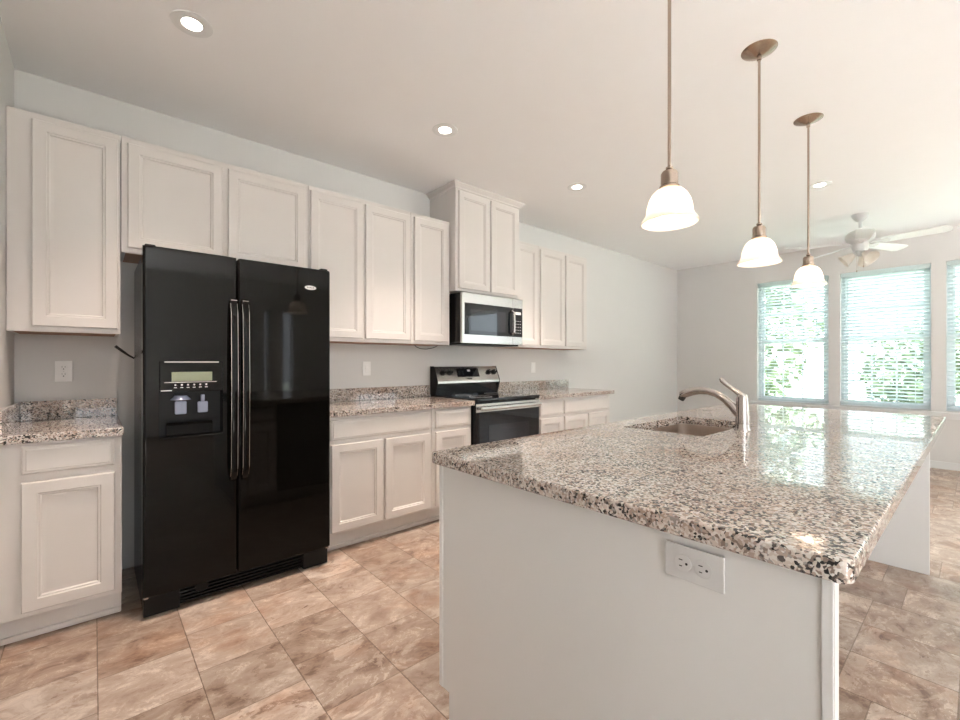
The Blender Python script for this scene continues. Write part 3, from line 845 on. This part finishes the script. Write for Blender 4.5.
mb = MB(); mb.tube([(0.094, 3.29, 1.318), (0.125, 3.29, 1.290), (0.155, 3.29, 1.264), (0.20, 3.295, 1.235), (0.26, 3.30, 1.15), (0.28, 3.30, 0.9)], [0.008, 0.0075, 0.0055, 0.0045, 0.0045, 0.0045], 8)
tag(mb.build('power_cord', 'cord_black'), 'black cord end poking out between the left wall cabinet and refrigerator', 'cord')
pts = [(x + 0.10, y, z) for x, y, z in ((1.90, 3.10, 1.369), (1.915, 3.095, 1.352), (1.955, 3.09, 1.338), (2.01, 3.09, 1.336), (2.07, 3.095, 1.345), (2.115, 3.10, 1.358), (2.14, 3.11, 1.369))]
mb = MB(); mb.tube(pts, 0.0028, 8)
tag(mb.build('loose_wire', 'cord_black'), 'thin black wire drooping under the wall cabinet left of the microwave', 'wire')

# ------------------------------------------------------------------ island
IX0, IX1, IY0, IY1 = 0.903, 3.636, 0.156, 1.238
t = thing('kitchen_island', 'long white island base with plain end panels under a granite top', 'island', ((IX0 + IX1) / 2, 0.7, 0))
mb = MB(); mb.box(IX0 + 0.030, 1.87, 0.60, IY1 - 0.04, 0.112, 0.8735); mb.box(2.57, IX1 - 0.030, 0.60, IY1 - 0.04, 0.112, 0.8735)
mb.box(1.87, 2.57, 0.60, IY1 - 0.04, 0.112, 0.62); mb.box(1.87, 2.57, 0.60, 0.735, 0.62, 0.8735); mb.box(1.87, 2.57, 1.160, IY1 - 0.04, 0.62, 0.8735)
mb.build('cabinet_body', 'cabinet_white', t, smooth=False)
mb = MB(); mb.box(IX0 + 0.030, IX1 - 0.030, 0.60, IY1 - 0.10, 0.001, 0.1115); mb.build('toe_kick', 'cabinet_white', t, smooth=False)
def end_panel(x0, x1, out, IY0=IY0):
    mb = MB()
    prof = [(IY0, 0.001), (IY1 - 0.052, 0.001), (IY1 - 0.052, 0.108), (IY1, 0.108), (IY1, 0.8735), (IY0, 0.8735)]
    mb.loops([[(x0, y, z) for y, z in prof], [(x1, y, z) for y, z in prof]])
    p = mb.build('end_panel', 'island_paint', t, smooth=False)
    xo0, xo1 = (x0 - 0.004, x0 - 0.0003) if out < 0 else (x1 + 0.0003, x1 + 0.004)
    mb = MB(); mb.box(xo0, xo1, IY0 + 0.001, IY0 + 0.017, 0.001, 0.873, 0.001, 1)
    mb.build('edge_trim', 'trim_white', p)
    mb = MB(); mb.box(xo0, xo1, IY1 - 0.020, IY1 - 0.001, 0.110, 0.873, 0.001, 1)
    mb.build('edge_trim', 'trim_white', p)
    return p
ep = end_panel(IX0, IX0 + 0.0295, -1)
end_panel(IX1 - 0.0295, IX1, 1, 0.195)
mb = MB(); mb.box(IX0 - 0.012, IX0 - 0.0003, 0.36, IY1 - 0.053, 0.001, 0.022, 0.004); mb.build('shoe_molding', 'cabinet_white', t)
yi = IY1 - 0.04
def back_door(nm, x0, x1, z0, z1, prof):
    mb = MB(); rings = []
    for ins, d in prof: rings.append([(x0 + ins, yi + d + 0.0005, z0 + ins), (x1 - ins, yi + d + 0.0005, z0 + ins), (x1 - ins, yi + d + 0.0005, z1 - ins), (x0 + ins, yi + d + 0.0005, z1 - ins)])
    mb.loops(rings); mb.build(nm, 'cabinet_white', t, angle=20)
for a, b in ((0.955, 1.17), (1.80, 2.20), (2.22, 2.62), (2.66, 3.10), (3.12, 3.58)):
    back_door('drawer_front', a, b, 0.722, 0.852, DRAWER)
    back_door('door', a, b, 0.132, 0.695, DOOR)
dw = thing('dishwasher', 'black dishwasher on the kitchen side of the island, mirrored in the refrigerator', 'dishwasher', (1.485, yi + 0.02, 0.11))
mb = MB(); mb.box(1.186, 1.784, yi + 0.001, yi + 0.030, 0.118, 0.868, 0.004); dd = mb.build('door', 'black_gloss', dw)
mb = MB(); mb.box(1.25, 1.72, yi + 0.055, yi + 0.072, 0.775, 0.795, 0.006)
for xx in (1.27, 1.70): mb.box(xx - 0.010, xx + 0.010, yi + 0.0305, yi + 0.056, 0.777, 0.793)
mb.build('handle', 'black_gloss', dd)
duplex('white outlet set sideways in the near end panel of the island', (IX0 - 0.0004, 0.378, 0.818), (-1, 0, 0), True, 'plate_grey')

# island top with the sink cut-out
SX0, SX1, SY0, SY1 = 1.905, 2.535, 0.765, 1.135
def island_top():
    mb = MB(); bm = mb.bm
    x0, x1, y0, y1 = 0.877, 3.655, 0.130, 1.264
    X = [x0, SX0, SX1, x1]; Y = [y0, SY0, SY1, y1]
    V = {(i, j): bm.verts.new((X[i], Y[j], 0.8745)) for i in range(4) for j in range(4)}
    fs = [bm.faces.new((V[i, j], V[i + 1, j], V[i + 1, j + 1], V[i, j + 1])) for i in range(3) for j in range(3) if (i, j) != (1, 1)]
    r = bmesh.ops.extrude_face_region(bm, geom=fs, use_keep_orig=True)
    for g in r['geom']:
        if isinstance(g, bmesh.types.BMVert): g.co.z = 0.914
    def corner(v): return (abs(v.co.x - x0) < 1e-6 or abs(v.co.x - x1) < 1e-6) and (abs(v.co.y - y0) < 1e-6 or abs(v.co.y - y1) < 1e-6)
    es = [e for e in bm.edges if corner(e.verts[0]) and corner(e.verts[1]) and abs(e.verts[0].co.z - e.verts[1].co.z) > 0.01]
    bmesh.ops.bevel(bm, geom=es, offset=0.022, segments=5, affect='EDGES', profile=0.5)
    # round over the outer arris
    es = []
    for e in bm.edges:
        if abs(e.verts[0].co.z - e.verts[1].co.z) > 1e-6: continue
        if len(e.link_faces) == 2 and abs(e.link_faces[0].normal.z) + abs(e.link_faces[1].normal.z) > 0:
            n = [abs(f.normal.z) for f in e.link_faces]
            c = (e.verts[0].co + e.verts[1].co) / 2
            inside = SX0 - 0.01 < c.x < SX1 + 0.01 and SY0 - 0.01 < c.y < SY1 + 0.01
            if not inside and min(n) < 0.5 < max(n): es.append(e)
    bmesh.ops.bevel(bm, geom=es, offset=0.006, segments=3, affect='EDGES', profile=0.5)
    return mb
mb = island_top(); mb.bm.normal_update()
tag(mb.build('island_countertop', 'granite', angle=30), 'long speckled granite countertop on the island with sink cut-out', 'countertop')

# sink: two bowls hung below the cut-out
t = thing('sink', 'stainless double-bowl undermount sink in the island granite', 'sink', ((SX0 + SX1) / 2, (SY0 + SY1) / 2, 0.70))
def rrect(x0, x1, y0, y1, r, z, n=5):
    out = []
    for cx, cy, a in ((x1 - r, y1 - r, 0), (x0 + r, y1 - r, 90), (x0 + r, y0 + r, 180), (x1 - r, y0 + r, 270)):
        for k in range(n + 1):
            q = R(a + 90 * k / n); out.append((cx + r * math.cos(q), cy + r * math.sin(q), z))
    return out
XM = 2.175
def bowl(x0, x1, deep):
    mb = MB()
    zt = 0.872
    rings = [rrect(x0 - 0.004, x1 + 0.004, SY0 - 0.010, SY1 + 0.010, 0.055, zt - deep - 0.004), rrect(x0 - 0.004, x1 + 0.004, SY0 - 0.010, SY1 + 0.010, 0.055, zt),
             rrect(x0, x1, SY0 - 0.006, SY1 + 0.006, 0.05, zt), rrect(x0 + 0.006, x1 - 0.006, SY0, SY1, 0.055, zt - deep * 0.8),
             rrect(x0 + 0.03, x1 - 0.03, SY0 + 0.025, SY1 - 0.025, 0.05, zt - deep)]
    mb.loops(rings)
    b = mb.build('bowl', 'sink_steel', t)
    mb = MB(); c = ((x0 + x1) / 2, (SY0 + SY1) / 2 + 0.03, zt - deep + 0.0005)
    mb.lathe([(0.0001, 0.001), (0.030, 0.001), (0.040, 0.004), (0.044, 0.001), (0.044, 0.0002)], 24, 'Z', c); mb.build('drain', 'chrome', b)
bowl(SX0 - 0.006, XM - 0.008, 0.16)
bowl(XM + 0.008, SX1 + 0.006, 0.19)
mb = MB(); mb.box(XM - 0.014, XM + 0.014, SY0 - 0.004, SY1 + 0.004, 0.845, 0.868, 0.008, 3); mb.build('divider', 'sink_steel', t)

# faucet
fx, fy, fz = 2.235, 0.722, 0.9142
t = thing('faucet', 'chrome single-handle pull-out faucet beside the island sink', 'faucet', (fx, fy, fz))
mb = MB(); mb.lathe([(0.0001, 0), (0.034, 0), (0.034, 0.004), (0.030, 0.010), (0.0285, 0.03), (0.0255, 0.13), (0.0240, 0.150), (0.018, 0.166), (0.0001, 0.170)], 28, 'Z', (fx, fy, fz)); bd = mb.build('faucet_body', 'chrome', t)
sp = []
for s, z in ((0.0, 0.055), (0.022, 0.083), (0.045, 0.110), (0.075, 0.137), (0.110, 0.158), (0.150, 0.170), (0.190, 0.172), (0.225, 0.166), (0.255, 0.155), (0.278, 0.143)): sp.append((fx, fy + s, fz + z))
mb = MB(); mb.tube(sp, [0.022, 0.021, 0.0185, 0.0168, 0.0160, 0.0165, 0.0185, 0.0205, 0.021, 0.018], 18); spo = mb.build('spout', 'chrome', t)
mb = MB(); mb.tube([(fx, fy + 0.270, fz + 0.1395), (fx, fy + 0.281, fz + 0.121)], [0.0165, 0.0150], 14); mb.build('spray_nozzle', 'slot_dark', spo)
mb = MB()
hp = [(0.004, 0.158), (0.020, 0.172), (0.042, 0.186), (0.066, 0.203), (0.086, 0.222), (0.094, 0.234)]
mb.tube([(fx, fy + a, fz + b) for a, b in hp], [0.014, 0.012, 0.0095, 0.0090, 0.0105, 0.007], 12)
for v in mb.bm.verts:
    pass
mb.build('lever_handle', 'chrome', t)

# ------------------------------------------------------------------ pendant lights
def pendant(x, y):
    z0 = 1.713
    t = thing('pendant_light', 'x', 'pendant lamp', (x, y, z0), 'pendant lamps over the island')
    mb = MB(); mb.lathe([(0.0001, ZC - 0.030), (0.012, ZC - 0.030), (0.030, ZC - 0.026), (0.060, ZC - 0.012), (0.076, ZC - 0.004), (0.078, ZC - 0.0008), (0.0001, ZC - 0.0008)], 36, 'Z', (x, y, 0)); cp = mb.build('canopy', 'nickel', t)
    mb = MB(); mb.lathe([(0.0001, ZC - 0.050), (0.010, ZC - 0.050), (0.010, ZC - 0.0302), (0.0001, ZC - 0.0302)], 16, 'Z', (x, y, 0)); mb.build('collar', 'nickel', cp)
    mb = MB(); mb.lathe([(0.0001, z0 + 0.20), (0.006, z0 + 0.20), (0.006, ZC - 0.0503), (0.0001, ZC - 0.0503)], 14, 'Z', (x, y, 0)); mb.build('rod', 'nickel', t)
    mb = MB(); mb.lathe([(0.0001, z0 + 0.1185), (0.030, z0 + 0.1185), (0.033, z0 + 0.122), (0.033, z0 + 0.128), (0.0285, z0 + 0.132), (0.0285, z0 + 0.172), (0.024, z0 + 0.180), (0.009, z0 + 0.182), (0.008, z0 + 0.184),
                         (0.012, z0 + 0.189), (0.012, z0 + 0.195), (0.007, z0 + 0.1995), (0.0001, z0 + 0.1998)], 28, 'Z', (x, y, 0)); mb.build('socket_cap', 'nickel', t)
    mb = MB()
    out = [(0.028, 0.1180), (0.045, 0.112), (0.058, 0.099), (0.068, 0.080), (0.0745, 0.057), (0.077, 0.035), (0.079, 0.027), (0.085, 0.017), (0.092, 0.008), (0.096, 0.0)]
    inn = [(r - 0.004, h - 0.0015) for r, h in reversed(out)]
    mb.lathe([(r, z0 + h) for r, h in out + inn], 40, 'Z', (x, y, 0), closed=True)
    mb.build('glass_shade', 'opal_glass', t, angle=60)
    mb = MB(); mb.lathe([(0.0001, z0 + 0.008), (0.014, z0 + 0.011), (0.024, z0 + 0.020), (0.029, z0 + 0.036), (0.026, z0 + 0.056), (0.016, z0 + 0.080), (0.013, z0 + 0.100), (0.0001, z0 + 0.106)], 20, 'Z', (x, y, 0)); mb.build('light_bulb', 'bulb', t, angle=60)
    return t
p0 = pendant(1.520, 0.722)
p0['label'] = 'nickel pendant lamp nearest the camera, with the largest-looking glass bell'
for x, lab in ((2.468, 'middle of the three nickel pendant lamps over the island'), (3.405, 'farthest and smallest-looking of the three nickel pendant lamps, before the left window')):
    c = copy_tree(p0); c.location.x = x; c['label'] = lab

# ------------------------------------------------------------------ recessed lights
def recessed(x, y):
    t = thing('recessed_light', 'x', 'ceiling light', (x, y, ZC), 'recessed ceiling lights')
    mb = MB(); mb.lathe([(0.040, ZC - 0.0008), (0.040, ZC - 0.002), (0.060, ZC - 0.0065), (0.082, ZC - 0.004), (0.084, ZC - 0.0008)], 36, 'Z', (x, y, 0), closed=True); mb.build('trim_ring', 'trim_white', t)
    mb = MB(); mb.lathe([(0.0001, ZC - 0.0025), (0.0395, ZC - 0.0025), (0.0395, ZC - 0.0010), (0.0001, ZC - 0.0010)], 32, 'Z', (x, y, 0)); mb.build('lens', 'lamp_lens', t)
    l = lamp('downlight', 'SPOT', (0, 0, -0.03), (0, 0, 0), 56, (1.0, 0.83, 0.71), 0.06, parent=t)
    l.data.spot_size = R(86); l.data.spot_blend = 1.0
    return t
q0 = recessed(0.337, 2.372)
q0['label'] = 'recessed ceiling light at upper left, in front of the left wall cabinets'
for x, y, lab in ((1.752, 2.346, 'recessed ceiling light nearest the tall microwave cabinet, left of it in view'), (3.192, 2.342, 'recessed ceiling light just right of the crown-topped microwave cabinet'),
                  (4.742, 0.922, 'recessed ceiling light behind the rod of the farthest pendant lamp')):
    c = copy_tree(q0); c.location = (x, y, ZC); c['label'] = lab

# ------------------------------------------------------------------ ceiling fan
hx, hy = 6.00, 0.83
t = thing('ceiling_fan', 'white five-blade ceiling fan with lamp shades near the far windows', 'ceiling fan', (hx, hy, 2.30))
mb = MB(); mb.lathe([(0.0001, 2.690), (0.022, 2.690), (0.035, 2.697), (0.058, 2.725), (0.070, 2.750), (0.072, ZC - 0.0008), (0.0001, ZC - 0.0008)], 28, 'Z', (hx, hy, 0)); mb.build('canopy', 'fan_metal', t)
mb = MB(); mb.lathe([(0.0001, 2.602), (0.013, 2.602), (0.013, 2.6898), (0.0001, 2.6898)], 14, 'Z', (hx, hy, 0)); mb.build('downrod', 'fan_metal', t)
mb = MB(); mb.lathe([(0.0001, 2.600), (0.05, 2.600), (0.095, 2.585), (0.120, 2.555), (0.122, 2.520), (0.110, 2.490), (0.080, 2.470), (0.068, 2.440), (0.068, 2.405), (0.055, 2.385), (0.0001, 2.384)], 36, 'Z', (hx, hy, 0)); mb.build('motor_housing', 'fan_metal', t)
cF = Vector((math.cos(YAW), math.sin(YAW), 0)); cR = Vector((math.sin(YAW), -math.cos(YAW), 0))
for k in range(5):
    a = R(-55 + 72 * k)
    u = cR * math.cos(a) + cF * math.sin(a)
    w = Vector((-u.y, u.x, 0))
    w2 = (w * math.cos(R(13)) - Vector((0, 0, 1)) * math.sin(R(13)))
    n2 = u.cross(w2)
    C0 = Vector((hx, hy, 2.462))
    mb = MB()
    outline = [(0.17, -0.045), (0.20, -0.056), (0.60, -0.070), (0.645, -0.058), (0.662, -0.030), (0.666, 0.0), (0.662, 0.030), (0.645, 0.058), (0.60, 0.070), (0.20, 0.056), (0.17, 0.045)]
    mb.loops([[C0 + u * r + w2 * s - n2 * 0.003 for r, s in outline], [C0 + u * r + w2 * s + n2 * 0.003 for r, s in outline]])
    bl = mb.build('blade', 'fan_white', t, smooth=False)
    mb = MB()
    mb.loops([[C0 + u * r + w2 * s - n2 * 0.009 for r, s in ((0.065, -0.018), (0.15, -0.016), (0.22, -0.036), (0.24, 0.0), (0.22, 0.036), (0.15, 0.016), (0.065, 0.018))],
              [C0 + u * r + w2 * s - n2 * 0.0035 for r, s in ((0.065, -0.018), (0.15, -0.016), (0.22, -0.036), (0.24, 0.0), (0.22, 0.036), (0.15, 0.016), (0.065, 0.018))]])
    mb.build('blade_iron', 'fan_metal', bl, smooth=False)
mb = MB(); mb.lathe([(0.0001, 2.330), (0.022, 2.332), (0.034, 2.345), (0.042, 2.365), (0.042, 2.3835), (0.0001, 2.3838)], 24, 'Z', (hx, hy, 0)); mb.build('light_kit', 'fan_metal', t)
for k in range(3):
    a = R(-90 + 120 * k + 0)
    u = cR * math.cos(a) + cF * math.sin(a)
    axis = (u * 0.80 - Vector((0, 0, 1)) * 0.60).normalized()
    rot = axis.to_track_quat('Z', 'Y').to_matrix()
    o = Vector((hx, hy, 2.360)) + u * 0.040
    mb = MB()
    out = [(0.022, 0.012), (0.034, 0.030), (0.044, 0.060), (0.054, 0.092), (0.070, 0.122)]
    inn = [(r - 0.003, h) for r, h in reversed(out)]
    mb.lathe(out + inn, 24, 'Z', o, rot, closed=True); s = mb.build('lamp_shade', 'opal_glass', t, angle=60)
    mb = MB(); mb.lathe([(0.0001, 0.0), (0.024, 0.0), (0.024, 0.020), (0.0001, 0.020)], 16, 'Z', o, rot); mb.build('shade_holder', 'fan_metal', s)
for dx, L_ in ((-0.035, 0.16), (0.035, 0.11)):
    mb = MB(); p = Vector((hx, hy, 0)) + cR * dx
    mb.tube([(p.x, p.y, 2.345), (p.x, p.y, 2.345 - L_)], 0.0012, 6); ch = mb.build('pull_chain', 'nickel', t)
    mb = MB(); mb.lathe([(0.0001, 0), (0.005, 0.004), (0.005, 0.018), (0.0001, 0.022)], 10, 'Z', (p.x, p.y, 2.345 - L_ - 0.022)); mb.build('chain_pull', 'nickel', ch)

# ------------------------------------------------------------------ outside
mb = MB(); mb.box(XF + TH + 0.1, 40, -30, 30, -0.5, -0.35)
struct(mb.build('ground', 'lawn', smooth=False))
mb = MB(); mb.box(-6.0, XF + TH, -9, YN - TH - 0.05, -0.345, -0.06); mb.box(-6.0, XL - TH - 0.05, YN - TH - 0.05, 1.0, -0.345, -0.06)  # unseen pale slab added to bounce sunlight up to the ceiling
struct(mb.build('bounce_slab', 'concrete', smooth=False))
def tree(x, y, h, rad, mat, label, n=1500):
    t = thing('tree', label, 'tree', (x, y, -0.35), 'trees outside the far windows')
    mb = MB(); mb.tube([(x, y, -0.35), (x + 0.05, y, h * 0.3), (x, y + 0.05, h * 0.6)], [0.16, 0.13, 0.07], 10); mb.build('trunk', 'bark', t)
    mb = MB()
    lobes = [(Vector((rnd.gauss(0, rad * 0.5), rnd.gauss(0, rad * 0.5), rnd.uniform(h * 0.15, h * 0.9))), rad * rnd.uniform(0.35, 0.6)) for _ in range(16)]
    for i in range(n):
        c, r = lobes[i % len(lobes)]
        d = Vector((rnd.gauss(0, 1), rnd.gauss(0, 1), rnd.gauss(0, 1))).normalized() * r * rnd.uniform(0.6, 1.0)
        p = Vector((x, y, -0.1)) + c + d
        if p.z < -0.3: continue
        s = rnd.uniform(0.10, 0.22)
        a = Vector((rnd.gauss(0, 1), rnd.gauss(0, 1), rnd.gauss(0, 1))).normalized()
        b = a.orthogonal().normalized()
        c2 = a.cross(b)
        mb.bm.faces.new([mb.bm.verts.new(p + b * s), mb.bm.verts.new(p + c2 * s * 0.5), mb.bm.verts.new(p - b * s), mb.bm.verts.new(p - c2 * s * 0.5)])
    mb.build('foliage', mat, t, smooth=False)
tree(12.5, 3.8, 3.6, 1.3, 'leaf_light', 'pale green leafy tree seen through the left far window')
tree(18.5, 1.0, 2.8, 1.6, 'leaf_mid', 'low green tree seen through the middle far window')
tree(12.8, -1.2, 3.4, 1.2, 'leaf_light', 'green tree seen through the right far window')
tree(14.5, -6.4, 4.6, 1.9, 'leaf_mid', 'tall green tree mirrored in the microwave door')
